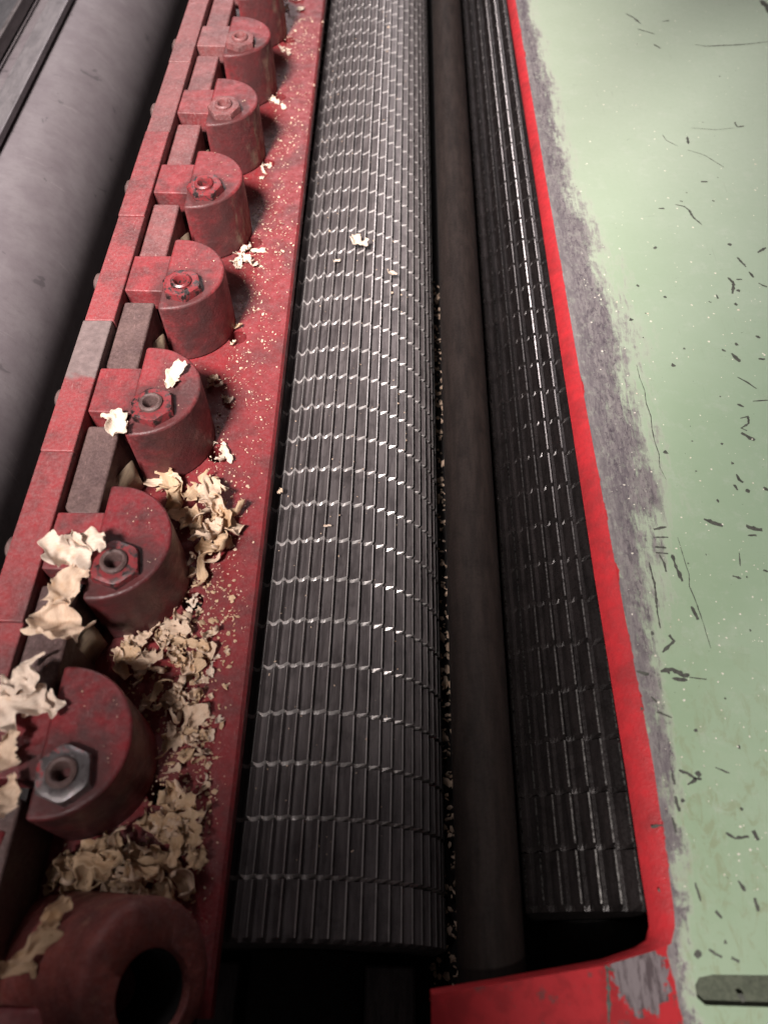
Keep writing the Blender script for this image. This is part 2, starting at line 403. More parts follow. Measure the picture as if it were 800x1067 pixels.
# ------------------------------------------------------------------ red plate
NX = -12.2
def nutY(i): return 7.05 + 9.05 * i
PX1 = -6.85
bm = bmesh.new()
def plate():
    # strip of quads with round bolt holes: built as a grid of cells, one hole per cell
    V = []; Fc = []
    x0, x1 = -15.4, PX1
    hx = -9.78; hr = .55
    yb = [nutY(i) - 4.6 for i in range(0, 12)]
    yb[0] = -.6
    N = 32
    def ringpts(cx, cy, z): return [(cx + hr * math.cos(2 * math.pi * k / N), cy + hr * math.sin(2 * math.pi * k / N), z) for k in range(N)]
    for i in range(11):
        ya, yc = yb[i], yb[i + 1]
        cy = nutY(i) + .4
        for z in (Z_PL,):
            ring = ringpts(hx, cy, z)
            # square boundary sampled at same angles
            sq = []
            for k in range(N):
                a = 2 * math.pi * k / N
                dx, dy = math.cos(a), math.sin(a)
                tx = (x1 - hx) / dx if dx > 1e-6 else ((x0 - hx) / dx if dx < -1e-6 else 1e9)
                ty = (yc - cy) / dy if dy > 1e-6 else ((ya - cy) / dy if dy < -1e-6 else 1e9)
                tt = min(tx, ty)
                sq.append((hx + dx * tt, cy + dy * tt, z))
            b0 = len(V); V += ring; V += [(a, b, c - 1.2) for a, b, c in ring]; V += sq
            corners = [(x1, yc, z), (x0, yc, z), (x0, ya, z), (x1, ya, z)]; cb = len(V); V += corners
            for k in range(N):
                k2 = (k + 1) % N
                Fc.append([b0 + k, b0 + k2, b0 + N + k2, b0 + N + k])
                A, B = sq[k], sq[k2]
                face = [b0 + k, b0 + 2 * N + k]
                for ci, cc in enumerate(corners):
                    if (abs(A[0] - B[0]) > 1e-4 and abs(A[1] - B[1]) > 1e-4):
                        if abs((A[0] if abs(A[0] - cc[0]) < 1e-4 else B[0]) - cc[0]) < 1e-4 and abs((A[1] if abs(A[1] - cc[1]) < 1e-4 else B[1]) - cc[1]) < 1e-4:
                            face.append(cb + ci)
                face += [b0 + 2 * N + k2, b0 + k2]
                Fc.append(face)
    # side, underside
    ya, yc = yb[0], yb[11]
    b0 = len(V)
    V += [(x1, ya, Z_PL), (x1, yc, Z_PL), (x1 + .16, yc, Z_PL - .16), (x1 + .16, ya, Z_PL - .16), (x1 + .16, yc, Z_PL - 1.0), (x1 + .16, ya, Z_PL - 1.0),
          (x0, ya, Z_PL), (x0, ya, Z_PL - 1.0), (x0, yc, Z_PL - 1.0), (x0, yc, Z_PL)]
    Fc += [[b0, b0 + 1, b0 + 2, b0 + 3], [b0 + 3, b0 + 2, b0 + 4, b0 + 5], [b0, b0 + 3, b0 + 5, b0 + 7, b0 + 6], [b0 + 6, b0 + 7, b0 + 8, b0 + 9]]
    o = link("mounting_plate", V, Fc, RED_PLATE, smooth=False)
    m = o.data; b = bmesh.new(); b.from_mesh(m); bmesh.ops.remove_doubles(b, verts=b.verts, dist=1e-5)
    for v_ in b.verts:
        if v_.co.x > -7.2 * S: v_.co.x += (.2 - .0078 * v_.co.y / S) * S
    bmesh.ops.recalc_face_normals(b, faces=b.faces); b.to_mesh(m); b.free()
    return tag(o, "long red painted plate with bolt holes, strewn with wood shavings", "plate")
plate()
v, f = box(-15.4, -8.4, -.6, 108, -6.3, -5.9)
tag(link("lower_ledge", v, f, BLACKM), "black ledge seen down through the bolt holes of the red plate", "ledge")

# ------------------------------------------------------------------ clamp sections
def head_poly(cx=-.87, cy=1.4, r=3.02, ch=-1.2, ins=0):
    pts = []
    r -= ins
    a0 = math.acos((ch - cx) / r)
    n = 44
    for k in range(n + 1):
        a = -a0 + 2 * a0 * k / n
        pts.append((cx + r * math.cos(a), cy + r * math.sin(a)))
    return pts
BX0, BX1 = -5.0, -3.38     # bar, relative to nut

def make_section(i, style):
    """style: dict(bar, head, nut, jit)"""
    rnd = random.Random(40 + i)
    root = empty("clamp_section", (NX, nutY(i), Z_PL), style['label'], "clamp", "red clamp sections bolted in a row")
    z0 = -Z_PL
    dz = rnd.uniform(-.05, .05)
    v, f = prism(head_poly(), 0.01, z0 + dz)
    # slight dish of the casting: bevel only
    link("post", v, f, style['head'], root, bevel=.14)
    v, f = prism([(BX1 + .02, -.12), (-1.15, -.18), (-1.15, 2.9), (BX1 + .02, 2.86)], z0 - 1.5, z0 - .035 + dz)
    link("arm", v, f, style['arm'], root, bevel=.08)
    P = 9.05
    ya = 6.3 - P; yb = 6.3 - .025
    q = rnd.uniform(-.05, .05)
    v, f = prism([(BX0 + q, ya), (BX1 + q, ya), (BX1 + q, yb), (BX0 + q, yb)], z0 - 3.6, z0 + .12 + rnd.uniform(-.04, .06))
    link("bar_segment", v, f, style['bar'], root, bevel=.07)
    # rounded bolt end poking out left of the bar
    v, f = lathe([(0.001, 0.55), (.35, .5), (.62, .32), (.72, 0), (.72, -.6), (.001, -.6)], 24, axis=(-1, 0, 0), org=(BX0 - .1, 1.3, z0 - .95), closed=False)
    link("bolt_end", v, f, BROWN_STEEL, root)
    # hexagonal nut with a washer collar and a hollow bolt
    tilt = Vector((rnd.uniform(-.06, .06), rnd.uniform(-.1, .02), 1)).normalized()
    ph = rnd.uniform(0, math.pi / 3)
    hexp = [(1.06 * math.cos(ph + k * math.pi / 3), 1.06 * math.sin(ph + k * math.pi / 3)) for k in range(6)]
    V = []; Fc = []
    qn = Vector((0, 0, 1)).rotation_difference(tilt)
    N = 36
    def hexr(a, s):
        k = math.floor((a - ph) / (math.pi / 3)); am = ph + (k + .5) * math.pi / 3
        return s * math.cos(math.pi / 6) / math.cos(a - am)
    rings = [(lambda a: .60, -.2), (lambda a: hexr(a, 1.17), -.2), (lambda a: hexr(a, 1.17), .38), (lambda a: min(hexr(a, 1.17), 1.09) * .985, .48), (lambda a: .86, .54), (lambda a: .60, .52)]
    for fn, z in rings:
        for k in range(N):
            a = ph + 2 * math.pi * k / N + 1e-6; r = fn(a)
            V.append(qn @ Vector((r * math.cos(a), r * math.sin(a), z)) + Vector((0, 0, z0 + dz)))
    m = len(rings)
    for j in range(m):
        k2 = (j + 1) % m
        for k in range(N):
            Fc.append([j * N + k, j * N + (k + 1) % N, k2 * N + (k + 1) % N, k2 * N + k])
    nut = link("nut", V, Fc, style['nut'], root, sharp=25)
    v, f = lathe([(.001, -.05), (.30, -.05), (.33, .56), (.40, .68), (.50, .72), (.595, .64), (.61, .50), (.60, -.1)], 36, axis=tilt, org=(0, 0, z0 + dz), closed=False)
    link("bolt", v, f, style['bolt'], nut)
    # curved spring leaf between post and block
    if i == 0: return root
    V = []; Fc = []
    for k in range(11):
        u = k / 10; y = -4.6 + 2.6 * u; x = -1.9 + .7 * u * u
        V += [(x, y, z0 - 3.9), (x, y, z0 - 1.3 - .3 * u)]
        if k: Fc.append([2 * k - 2, 2 * k, 2 * k + 1, 2 * k - 1])
    sp = link("spring_leaf", V, Fc, SPRING, root)
    so = sp.modifiers.new("solid", 'SOLIDIFY'); so.thickness = .08 * S
    return root

SPRING = steel("tan_spring_steel", (0.25, 0.19, 0.13), (0.16, 0.11, 0.08), .5, .2)
DARK_RED = paint_red("dark_dirty_red_paint", (0.20, 0.015, 0.021), (0.13, 0.011, 0.015), nutgrease=True, gam=.8, specks=.1, dust=.25, rough=.34)
RED_FADED = paint_red("faded_brownish_red_paint", (0.20, 0.045, 0.045), (0.16, 0.05, 0.05), gam=.5, specks=.12, dust=.6)
D = dict
sections = [
    D(bar=RED_BAR, head=DARK_RED, arm=DARK_RED, nut=NUTG, bolt=BROWN_STEEL, label="nearest clamp head, dark red with a bare shiny steel nut"),
    D(bar=RED_BAR, head=DARK_RED, arm=RED, nut=NUTR, bolt=BROWN_STEEL, label="second nearest clamp head, a long ragged shaving lying against its hollow nut"),
    D(bar=BAR_PATCH, head=RED, arm=RED, nut=NUTR, bolt=BROWN_STEEL, label="clamp head with a white shaving stuck behind its nut and another on its arm"),
    D(bar=RED_BAR, head=RED, arm=RED, nut=NUTR, bolt=NUTR, label="clean-topped clamp head just beyond the one with the white shavings"),
    D(bar=RED_BAR, head=RED_WORN, arm=RED, nut=NUTR, bolt=NUTR, label="fourth clamp from the far end, its post rubbed yellowish on the right side"),
    D(bar=RED_FADED, head=RED_WORN, arm=RED_BAR, nut=RED_FADED, bolt=RED_FADED, label="third clamp from the far end, pale crumbs in the gap before its arm"),
    D(bar=RED_FADED, head=RED_WORN, arm=RED_FADED, nut=RED_FADED, bolt=RED_FADED, label="second clamp from the far end, faded red with orange wear on its post"),
    D(bar=RED_FADED, head=RED_WORN, arm=RED_FADED, nut=RED_FADED, bolt=RED_FADED, label="farthest clamp, its head cut off by the top of the picture"),
]
for i, s in enumerate(sections): make_section(i, s)
# worn grey bar cover over one stretch of the bar
g0 = at(95, 335, 0.1).y; g1 = at(75, 402, .1).y

# blocks between the arms, one behind each head
blk_mats = [BROWN_STEEL, BROWN_STEEL, BROWN_STEEL, RED_FADED, RED_FADED, RED_FADED, RED_FADED]
blk_lab = ["nearest block in the row beside the bar, mostly buried in shadow behind the nearest clamp",
           "dark brown steel block with rounded corner, behind the clamp with the ragged shaving",
           "dark grimy block behind the clamp head carrying the white shavings",
           "dusty red-brown block behind the clean-topped clamp head",
           "dull red block behind the fourth clamp from the far end",
           "flat red block behind the third clamp from the far end",
           "farthest flat red block, behind the second clamp from the far end"]
blk_mats.append(BROWN_STEEL); blk_lab.append("block in shadow in front of the nearest clamp arm, at the left edge")
for i in list(range(7)) + [-1]:
    yy = nutY(i); rnd = random.Random(i)
    x0, x1 = -3.3, -1.62 + rnd.uniform(-.05, .05); y0, y1 = 3.0, 8.3
    c = .35
    poly = [(x0 + c, y0), (x1, y0), (x1, y1), (x0, y1), (x0, y0 + c)]
    v, f = prism(poly, .02, 3.75 + rnd.uniform(-.08, .08))
    o = link("spacer_block", v, f, blk_mats[i], bevel=.12, loc=(NX, yy, Z_PL))
    tag(o, blk_lab[i], "block", "flat blocks between the clamp arms")

# ------------------------------------------------------------------ round boss casting at the near end
t = empty("cast_boss", at(140, 1010, -4.2), "rough brown-red cast socket with a big round black hole in the near left corner", "casting")
o3 = t.location / S
ax = Vector((.74, -.05, .67)).normalized()
bc = at(160, 1036, -1.2) - o3
prof = [(1.42, -4), (1.38, -.12), (1.46, .0), (2.25, .0), (2.45, -.08), (2.58, -.25), (2.62, -.6), (2.68, -2.5), (2.9, -5.5), (2.9, -6.2), (1.55, -6.2)]
V, Fc = lathe(prof, 96, axis=ax, org=bc)
V2 = []
for p in V:
    q = Vector(p); rr_ = (q - bc - ax * (q - bc).dot(ax)).length
    if rr_ < 1.5: V2.append(q); continue
    q += Vector((-.18, .42, .12)) * max(0, min(1, (rr_ - 1.75) / .5))
    nn = mnoise.noise(q * .8) * .07 + mnoise.noise(q * 2.7) * .03
    V2.append(q + Vector((q - bc - ax * (q - bc).dot(ax)).normalized()) * nn)
link("socket", V2, Fc, RED_BOSS, t, sharp=60)
V, Fc = lathe([(.001, -3.9), (1.53, -3.9), (1.53, -4.4), (.001, -4.4)], 48, axis=ax, org=bc, closed=False); link("bore_shade", *lathe([(1.37, -.30), (1.37, -3.9), (1.20, -3.9), (1.33, -.30)], 64, axis=ax, org=bc), BLACKM, t)  # black liner paints the shade inside the socket hole
# web tying the boss to the bar
w1 = [at(20, 1060, -3.6), at(110, 1062, -3.6), at(100, 945, -3.6), at(55, 915, -3.6), at(22, 1000, -3.6), at(-20, 1010, -3.6), at(-60, 1070, -3.6)]
poly = [((p - o3).x, (p - o3).y) for p in (at(-80, 1120, -3.6), at(110, 1120, -3.6), at(110, 950, -3.6), at(62, 925, -3.6), at(20, 1000, -3.6), at(-80, 1015, -3.6))]
v, f = prism(poly, -2.0, .6); link("web", v, f, RED_BOSS, t, bevel=.5, segs=5)
# bright red block at the very corner
p0 = at(-60, 1050, -1.0); p1 = at(100, 1050, -1.0)
v, f = prism([(p0.x, p0.y - 5), (p1.x, p1.y - 5), (p1.x, p1.y), (p0.x, p0.y)], -3.4, -1.0)
tag(link("corner_block", v, f, RED_PLATE, bevel=.2), "bright red block with a white scratch at the bottom left corner", "block")
# upright cheek under the nearest bar segment
p = at(0, 900, -.6)
v, f = prism([(-16.3, -1.6), (-15.2, -1.6), (-14.1, nutY(0) - 1.9), (-15.6, nutY(0) - 1.9)], -4.2, -.3)
tag(link("end_cheek", v, f, DARK_RED, bevel=.15), "dark red upright cheek under the nearest clamp at the left edge", "bracket")

# ------------------------------------------------------------------ green table
ZT = -3.0
inner_px = [(528, 0), (559, 200), (589, 400), (619, 600), (651, 800), (668, 912), (674, 948), (676, 966), (672, 980), (660, 988), (625, 1000), (520, 1019), (448, 1031)]
outer_px = [(537, 0), (571, 200), (606, 400), (643, 600), (681, 800), (697, 912), (702, 948), (703, 966), (699, 984), (682, 991), (632, 1006), (522, 1025), (449, 1037)]
zi = -3.75
I = [at(x, y, zi) for x, y in inner_px]; O = [at(x, y, ZT) for x, y in outer_px]
fi = Vector((I[0].x + (I[0].x - I[2].x) * .2, 140, zi)); fo = Vector((O[0].x, 140, ZT))
I = [fi] + I; O = [fo] + O
n = len(I)
# lip (rounded between O and I, then undercut)
V = []; Fc = []
rows = 7
rnd = random.Random(3)
for k in range(n):
    a, b = O[k], I[k]
    h = Vector((b.x - a.x, b.y - a.y, 0))
    for j in range(rows):
        u = j / (rows - 1)
        V.append(Vector((a.x, a.y, ZT)) + h * (.6 * u + .4 * math.sin(u * math.pi / 2)) + Vector((0, 0, (zi - ZT) * (.6 * u + .4 * (1 - math.cos(u * math.pi / 2))))))
    V.append(Vector((b.x, b.y, zi)) - h * .10 + Vector((0, 0, -.12)))
    V.append(Vector((a.x, a.y, zi - .3)) - h * 1.0)
m = rows + 2
for k in range(n - 1):
    for j in range(m - 1):
        Fc.append([k * m + j, k * m + j + 1, (k + 1) * m + j + 1, (k + 1) * m + j])

LV, LF = V, Fc
table = empty("machine_table", (0, 0, 0), "pale green painted machine table with chipped paint and a worn red edge", "table")

def green_mat():
    n = NT("green_table_paint")
    x, y, z = n.sepxyz(n.raw)
    co = n.raw
    def line(x0, y0, x1, y1):  # x on the line at this y
        return n.math('MULTIPLY_ADD', y, (x1 - x0) / (y1 - y0), x0 - y0 * (x1 - x0) / (y1 - y0))
    wob = n.noise(.5, 6, .65, co=co); wobf = n.noise(2.6, 5, .7, co=co)
    # rim distance d = x - rim(y)
    a = O[1]; b = O[-5]
    ra = O[3]; rb = O[5]
    # paint colour
    big = n.noise(.12, 4, .6, co=co)
    g = n.mix(n.ramp(big, .35, .65), (0.29, 0.385, 0.255), (0.33, 0.42, 0.295))
    # cooler greyer paint further right / far
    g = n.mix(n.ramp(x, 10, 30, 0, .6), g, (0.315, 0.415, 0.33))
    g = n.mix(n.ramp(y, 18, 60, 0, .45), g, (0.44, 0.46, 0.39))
    mott = n.noise(3, 8, .75, co=co)
    g = n.mix(n.ramp(mott, .5, .75, 0, .25), g, (0.33, 0.38, 0.27))
    # dirty olive smears close to the rim in front
    sm = n.math('MULTIPLY', n.ramp(n.noise(1.1, 7, .7, co=n.scale(co, (1.4, .7, 1)), dist=.8), .50, .62), n.ramp(y, 17, 6))
    g = n.mix(n.math('MULTIPLY', sm, .55), g, (0.25, 0.27, 0.16))
    fs = n.noise(1.0, 6, .75, co=n.scale(co, (7, .35, 1)), dist=.4)
    g = n.mix(n.math('MULTIPLY', n.ramp(fs, .60, .68), n.ramp(n.noise(.25, 4, co=co), .45, .6, 0, .4)), g, (0.24, 0.26, 0.20))
    gd = n.ramp(n.noise(.8, 8, .8, co=co), .5, .75, 0, .35)
    g = n.mix(gd, g, (0.50, 0.52, 0.46))
    # worn band: float curve of the band edge as function of y
    fc = n.t.nodes.new('ShaderNodeFloatCurve')
    yn = n.math('DIVIDE', y, 100)
    n.t.links.new(yn, fc.inputs['Value'])
    pts = []
    for px, py in [(552, 0), (570, 60), (585, 130), (597, 187), (627, 262), (650, 337), (661, 394), (672, 430), (688, 494), (706, 540), (712, 580), (716, 640), (716, 720), (728, 800), (735, 900), (725, 980)]:
        q = at(px, py, ZT); pts.append((q.y / 100, q.x / 40))
    pts.sort()
    cu = fc.mapping.curves[0]
    cu.points[0].location = (0, pts[0][1]); cu.points[1].location = (1, pts[-1][1])
    for px, py in pts: 
        if 0.01 < px < .99: cu.points.new(px, py)
    fc.mapping.update()
    edge = n.math('MULTIPLY', fc.outputs[0], 40)
    # rim x as curve too
    fr = n.t.nodes.new('ShaderNodeFloatCurve'); n.t.links.new(yn, fr.inputs['Value'])
    pr = sorted([(o.y / 100, o.x / 40) for o in O[1:10]])
    cu = fr.mapping.curves[0]; cu.points[0].location = (0, pr[0][1]); cu.points[1].location = (1, pr[-1][1])
    for px, py in pr:
        if 0.01 < px < .99: cu.points.new(px, py)
    fr.mapping.update()
    rim = n.math('MULTIPLY', fr.outputs[0], 40)
    u = n.math('DIVIDE', n.math('SUBTRACT', x, rim), n.math('MAXIMUM', n.math('SUBTRACT', edge, rim), .2))   # 0 rim .. 1 band edge
    streak = n.noise(1.0, 8, .78, co=n.scale(co, (3.4, .55, 1)), dist=.5)
    uu = n.math('ADD', u, n.math('MULTIPLY', n.math('SUBTRACT', streak, .5), 1.5))
    uu = n.math('ADD', uu, n.math('MULTIPLY', n.math('SUBTRACT', wobf, .5), .8))
    # in front the band breaks up into patches
    uu = n.math('ADD', uu, n.ramp(y, 25, 15, 0, .60))
    uu = n.math('ADD', uu, n.math('MULTIPLY', n.math('SUBTRACT', n.noise(.5, 7, .72, co=n.scale(co, (2.2, .55, 1))), .5), 2.2))
    uu = n.math('ADD', uu, n.math('MULTIPLY', n.ramp(n.math('SUBTRACT', x, rim), .2, 1.2, -1, 0), n.ramp(n.noise(.6, 5, .7, co=co), .42, .62, 0, .95)))
    band = n.ramp(uu, 1.10, .55)
    metal = n.mix(n.ramp(streak, .38, .62), (0.31, 0.275, 0.275), (0.19, 0.165, 0.175))
    metal = n.mix(n.ramp(n.noise(2.2, 6, .7, co=co), .5, .68, 0, .55), metal, (0.42, 0.43, 0.37))
    # dense fine dark scratching inside the band
    sc1 = n.noise(2.2, 8, .85, co=n.scale(co, (2.2, .75, 1)), dist=1.1)
    inner = n.math('MULTIPLY', n.ramp(u, -.1, .35), n.ramp(u, 1.0, .65))
    scm = n.math('MULTIPLY', n.ramp(sc1, .51, .57), inner)
    metal = n.mix(n.math('MULTIPLY', scm, .8), metal, (0.07, 0.05, 0.07))
    halo = n.ramp(uu, 1.35, 1.0)
    g = n.mix(n.math('MULTIPLY', halo, .4), g, (0.42, 0.43, 0.36))
    drk = n.ramp(n.noise(.9, 7, .8, co=n.scale(co, (2.0, .28, 1)), dist=.3), .50, .60)
    metal = n.mix(n.math('MULTIPLY', n.math('MULTIPLY', drk, inner), .65), metal, (0.13, 0.105, 0.125))
    c = n.mix(band, g, metal)
    # small dark chips and brown specks scattered over the paint
    chipn = n.noise(3.2, 3, .6, co=n.scale(co, (1, .8, 1)), dist=.3)
    c = n.mix(n.math('MULTIPLY', n.ramp(chipn, .745, .765), .8), c, (0.05, 0.05, 0.045))
    c = n.mix(n.math('MULTIPLY', n.ramp(n.voro(1.3, co=co), .035, .02), .7), c, (0.06, 0.06, 0.05))
    # hair scratches
    hs = n.noise(.9, 3, .5, co=n.scale(co, (.35, 3.2, 1)), dist=2.0)
    hl = n.ramp(n.math('ABSOLUTE', n.math('SUBTRACT', hs, .5)), .0035, .001)
    c = n.mix(n.math('MULTIPLY', n.math('MULTIPLY', hl, .35), n.ramp(n.noise(.5, 2, co=co), .52, .6)), c, (0.12, 0.12, 0.10))
    # red paint ragged along the rim and over the front bar
    rj = n.math('ADD', rim, n.math('MULTIPLY', n.math('SUBTRACT', n.noise(.42, 5, .6, co=co), .58), 1.1))
    redm = n.ramp(n.math('SUBTRACT', x, rj), .06, -.02)
    q = at(637, 1030, ZT)
    fx = n.math('ADD', q.x - .1, n.math('MULTIPLY', n.math('SUBTRACT', wobf, .5), 1.6))
    fr2 = n.math('MULTIPLY', n.ramp(n.math('SUBTRACT', x, fx), .08, -.05), n.ramp(y, at(640, 1003, ZT).y + .15, at(640, 1003, ZT).y))
    chipr = n.ramp(n.noise(1.3, 8, .75, co=co), .58, .62, 0, .8)
    rc = n.mix(n.ramp(n.noise(1.2, 5, co=co), .4, .6), (0.52, 0.028, 0.036), (0.39, 0.022, 0.028))
    rc = n.mix(chipr, rc, (0.18, 0.06, 0.06))
    c = n.mix(n.math('MAXIMUM', redm, fr2), c, rc)
    # bare grey-purple patch at the corner
    pc = at(668, 1018, ZT)
    dd = n.vmath('SUBTRACT', co, (pc.x, pc.y, ZT)); dn = n.t.nodes.new('ShaderNodeVectorMath'); dn.operation = 'LENGTH'
    n.t.links.new(n.scale(dd, (1, .85, 0)), dn.inputs[0])
    pm = n.ramp(n.math('ADD', dn.outputs['Value'], n.math('MULTIPLY', n.math('SUBTRACT', wobf, .5), 1.4)), 1.05, .95)
    c = n.mix(pm, c, n.mix(n.ramp(streak, .45, .55), (0.24, 0.20, 0.21), (0.10, 0.075, 0.08)))
    hgt = n.math('ADD', n.math('MULTIPLY', band, -.5), n.math('MULTIPLY', mott, .5))
    n.bump(hgt, .35, .04)
    return n.set(color=c, rough=n.mixf(band, n.mixf(n.ramp(mott, .3, .7), .36, .54), .36), metal=n.math('MULTIPLY', band, .25), spec=.45)
GREEN = green_mat()
CHIP = steel("dark_bare_chip", (0.11, 0.11, 0.095), (0.06, 0.06, 0.052), .5, .1, False)
DUSTW = wood("white_dust_speck", (0.85, 0.80, 0.72), (0.80, 0.74, 0.65))

# table top polygon with a sunken slot near the bottom right
slot_px = [(724, 1027), (728, 1019), (742, 1016), (830, 1017), (900, 1020), (900, 1052), (800, 1050), (735, 1048), (726, 1040)]
V = [(p.x, p.y, ZT) for p in O]; k0 = len(V)
V += [(O[-1].x, -12, ZT), (60, -12, ZT), (60, 140, ZT)]
sl = [at(x, y, ZT) for x, y in slot_px]; ks = len(V)
bm = bmesh.new()
vo = [bm.verts.new(Vector(p) * S) for p in V]
eo = [bm.edges.new((vo[i], vo[(i + 1) % len(vo)])) for i in range(len(vo))]
vs = [bm.verts.new(p * S) for p in sl]
es = [bm.edges.new((vs[i], vs[(i + 1) % len(vs)])) for i in range(len(vs))]
bmesh.ops.triangle_fill(bm, use_beauty=True, edges=eo + es)
for fc_ in bm.faces:
    if fc_.normal.z < 0: fc_.normal_flip()
# remove fill inside slot, build its walls and floor
cs = sum(sl, Vector()) / len(sl)
def inside(p):
    c = False; n_ = len(sl)
    for i in range(n_):
        a, b = sl[i], sl[(i + 1) % n_]
        if (a.y > p.y) != (b.y > p.y) and p.x < (b.x - a.x) * (p.y - a.y) / (b.y - a.y) + a.x: c = not c
    return c
kill = [fc_ for fc_ in bm.faces if inside(fc_.calc_center_median() / S)]
bmesh.ops.delete(bm, geom=kill, context='FACES_ONLY')
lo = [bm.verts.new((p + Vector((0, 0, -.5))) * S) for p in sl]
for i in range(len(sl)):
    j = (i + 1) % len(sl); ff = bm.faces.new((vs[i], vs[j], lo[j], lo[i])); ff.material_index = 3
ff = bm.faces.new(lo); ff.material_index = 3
bmesh.ops.recalc_face_normals(bm, faces=bm.faces)
# chips, scratches and dust specks: thin flakes lying on the paint, part of its surface
rnd = random.Random(11)
def flake(pts, mi, dz=.012):
    vv = [bm.verts.new((Vector((p[0], p[1], ZT + dz))) * S) for p in pts]
    try: f_ = bm.faces.new(vv)
    except ValueError: return
    f_.normal_update()
    if f_.normal.z < 0: f_.normal_flip()
    f_.material_index = mi
def stroke_px(pts, w, mi=1, dz=.012):
    P_ = [at(x, y, ZT) for x, y in pts]
    fine = []
    for a, b in zip(P_, P_[1:]):
        kk = max(2, int((b - a).length / .12))
        for j in range(kk): fine.append(a.lerp(b, j / kk))
    fine.append(P_[-1])
    L = []; Rr = []
    nn = len(fine)
    for j, p in enumerate(fine):
        d = (fine[min(j + 1, nn - 1)] - fine[max(j - 1, 0)]); d.z = 0
        if d.length < 1e-6: continue
        d.normalize(); nr = Vector((-d.y, d.x, 0))
        ww = w * (.35 + .65 * math.sin(math.pi * (j + .5) / nn) ** .6) * rnd.uniform(.55, 1.25)
        L.append(p + nr * ww * rnd.uniform(.3, .7)); Rr.append(p - nr * ww * rnd.uniform(.3, .7))
    for j in range(len(L) - 1):
        flake([L[j], L[j + 1], Rr[j + 1], Rr[j]], mi, dz)
strokes = [
    ([(652, 14), (660, 18), (667, 24)], .30), ([(664, 30), (672, 32), (682, 35)], .16), ([(690, 22), (697, 21)], .3), ([(681, 46), (688, 50)], .28),
    ([(724, 46), (735, 48), (752, 47), (775, 46), (800, 43)], .16), ([(793, 0), (800, 8), (808, 20)], 1.0),
    ([(703, 213), (713, 215), (718, 219), (722, 226), (731, 234)], .24), ([(708, 209), (711, 210)], .2),
    ([(765, 127), (768, 132), (775, 131)], .25), ([(690, 140), (694, 146), (706, 152)], .07), ([(716, 156), (733, 161), (754, 174)], .08),
    ([(720, 133), (745, 135), (765, 133)], .06), ([(716, 142), (717, 150)], .30), ([(730, 189), (737, 189)], .35), ([(686, 217), (692, 217)], .2),
    ([(681, 259), (684, 257)], .25), ([(768, 268), (777, 278)], .34), ([(780, 283), (785, 289)], .3), ([(758, 289), (764, 295), (763, 306)], .35),
    ([(767, 291), (773, 291)], .15), ([(789, 263), (798, 258)], .35), ([(765, 316), (768, 318)], .35), ([(746, 307), (748, 311)], .22), ([(738, 314), (741, 315)], .22),
    ([(790, 295), (799, 299)], .25), ([(766, 357), (768, 360)], .3), ([(762, 368), (766, 372), (771, 377)], .42), ([(752, 364), (756, 366)], .2),
    ([(790, 374), (797, 374)], .28), ([(787, 350), (792, 352)], .22), ([(768, 393), (778, 398), (788, 405)], .14), ([(784, 418), (800, 417)], .1), ([(768, 421), (775, 424)], .22),
    ([(771, 436), (779, 434), (780, 441), (772, 446), (778, 449)], .16), ([(772, 451), (779, 455), (786, 459)], .4), ([(767, 494), (770, 500), (774, 503)], .3), ([(765, 505), (768, 511)], .3),
    ([(733, 541), (742, 545), (753, 548)], .38), ([(777, 548), (785, 551), (794, 552)], .42), ([(779, 558), (788, 558)], .18), ([(724, 491), (726, 491)], .2), ([(763, 600), (772, 603)], .2),
    ([(795, 508), (800, 511)], .3), ([(795, 594), (800, 596)], .3), ([(735, 578), (736, 578)], .2), ([(770, 576), (771, 590)], .08),
    ([(690, 680), (702, 668), (697, 662)], .3), ([(688, 700), (700, 698), (712, 704), (718, 703)], .5), ([(700, 707), (716, 709)], .25), ([(718, 706), (736, 708)], .1),
    ([(680, 560), (696, 560)], .14), ([(682, 570), (694, 571)], .14), ([(683, 576), (696, 577)], .14), ([(681, 552), (694, 549)], .16),
    ([(687, 578), (692, 588), (694, 596)], .18), ([(676, 586), (682, 610), (685, 640), (688, 655)], .14), ([(700, 578), (704, 590), (711, 606)], .3), ([(720, 632), (727, 646)], .3),
    ([(678, 726), (684, 732)], .25), ([(707, 803), (716, 806), (725, 812)], .22), ([(716, 818), (726, 812), (731, 812)], .2), ([(700, 806), (703, 818)], .2),
    ([(703, 830), (708, 846)], .2), ([(700, 852), (704, 868)], .2), ([(756, 868), (766, 874), (780, 872)], .16), ([(784, 866), (790, 876)], .35), ([(769, 918), (776, 929)], .25),
    ([(786, 936), (790, 950)], .26), ([(724, 920), (730, 940)], .12), ([(738, 990), (752, 998)], .14), ([(762, 998), (770, 1003)], .18), ([(745, 950), (752, 957)], .16),
    ([(678, 862), (690, 860)], .12), ([(663, 700), (676, 703)], .3), ([(684, 742), (700, 748)], .14), ([(745, 800), (760, 806)], .1),
    ([(632, 1010), (634, 1030), (634, 1067)], .18), ([(630, 1008), (640, 1012)], .3),
]
for p_, w_ in strokes: stroke_px(p_, w_ * (.8 if w_ < .2 else .62))
# long fine cracks in the band
for (xa, ya_, xb, yb_) in [(640, 60, 655, 215), (655, 330, 668, 372), (664, 380, 692, 500), (690, 500, 704, 560), (704, 560, 740, 676), (628, 270, 640, 330), (650, 405, 676, 585)]:
    pts_ = [(xa + (xb - xa) * k / 9 + rnd.uniform(-2, 2), ya_ + (yb_ - ya_) * k / 9) for k in range(10)]
    if xa in (664, 704): stroke_px(pts_, .05)
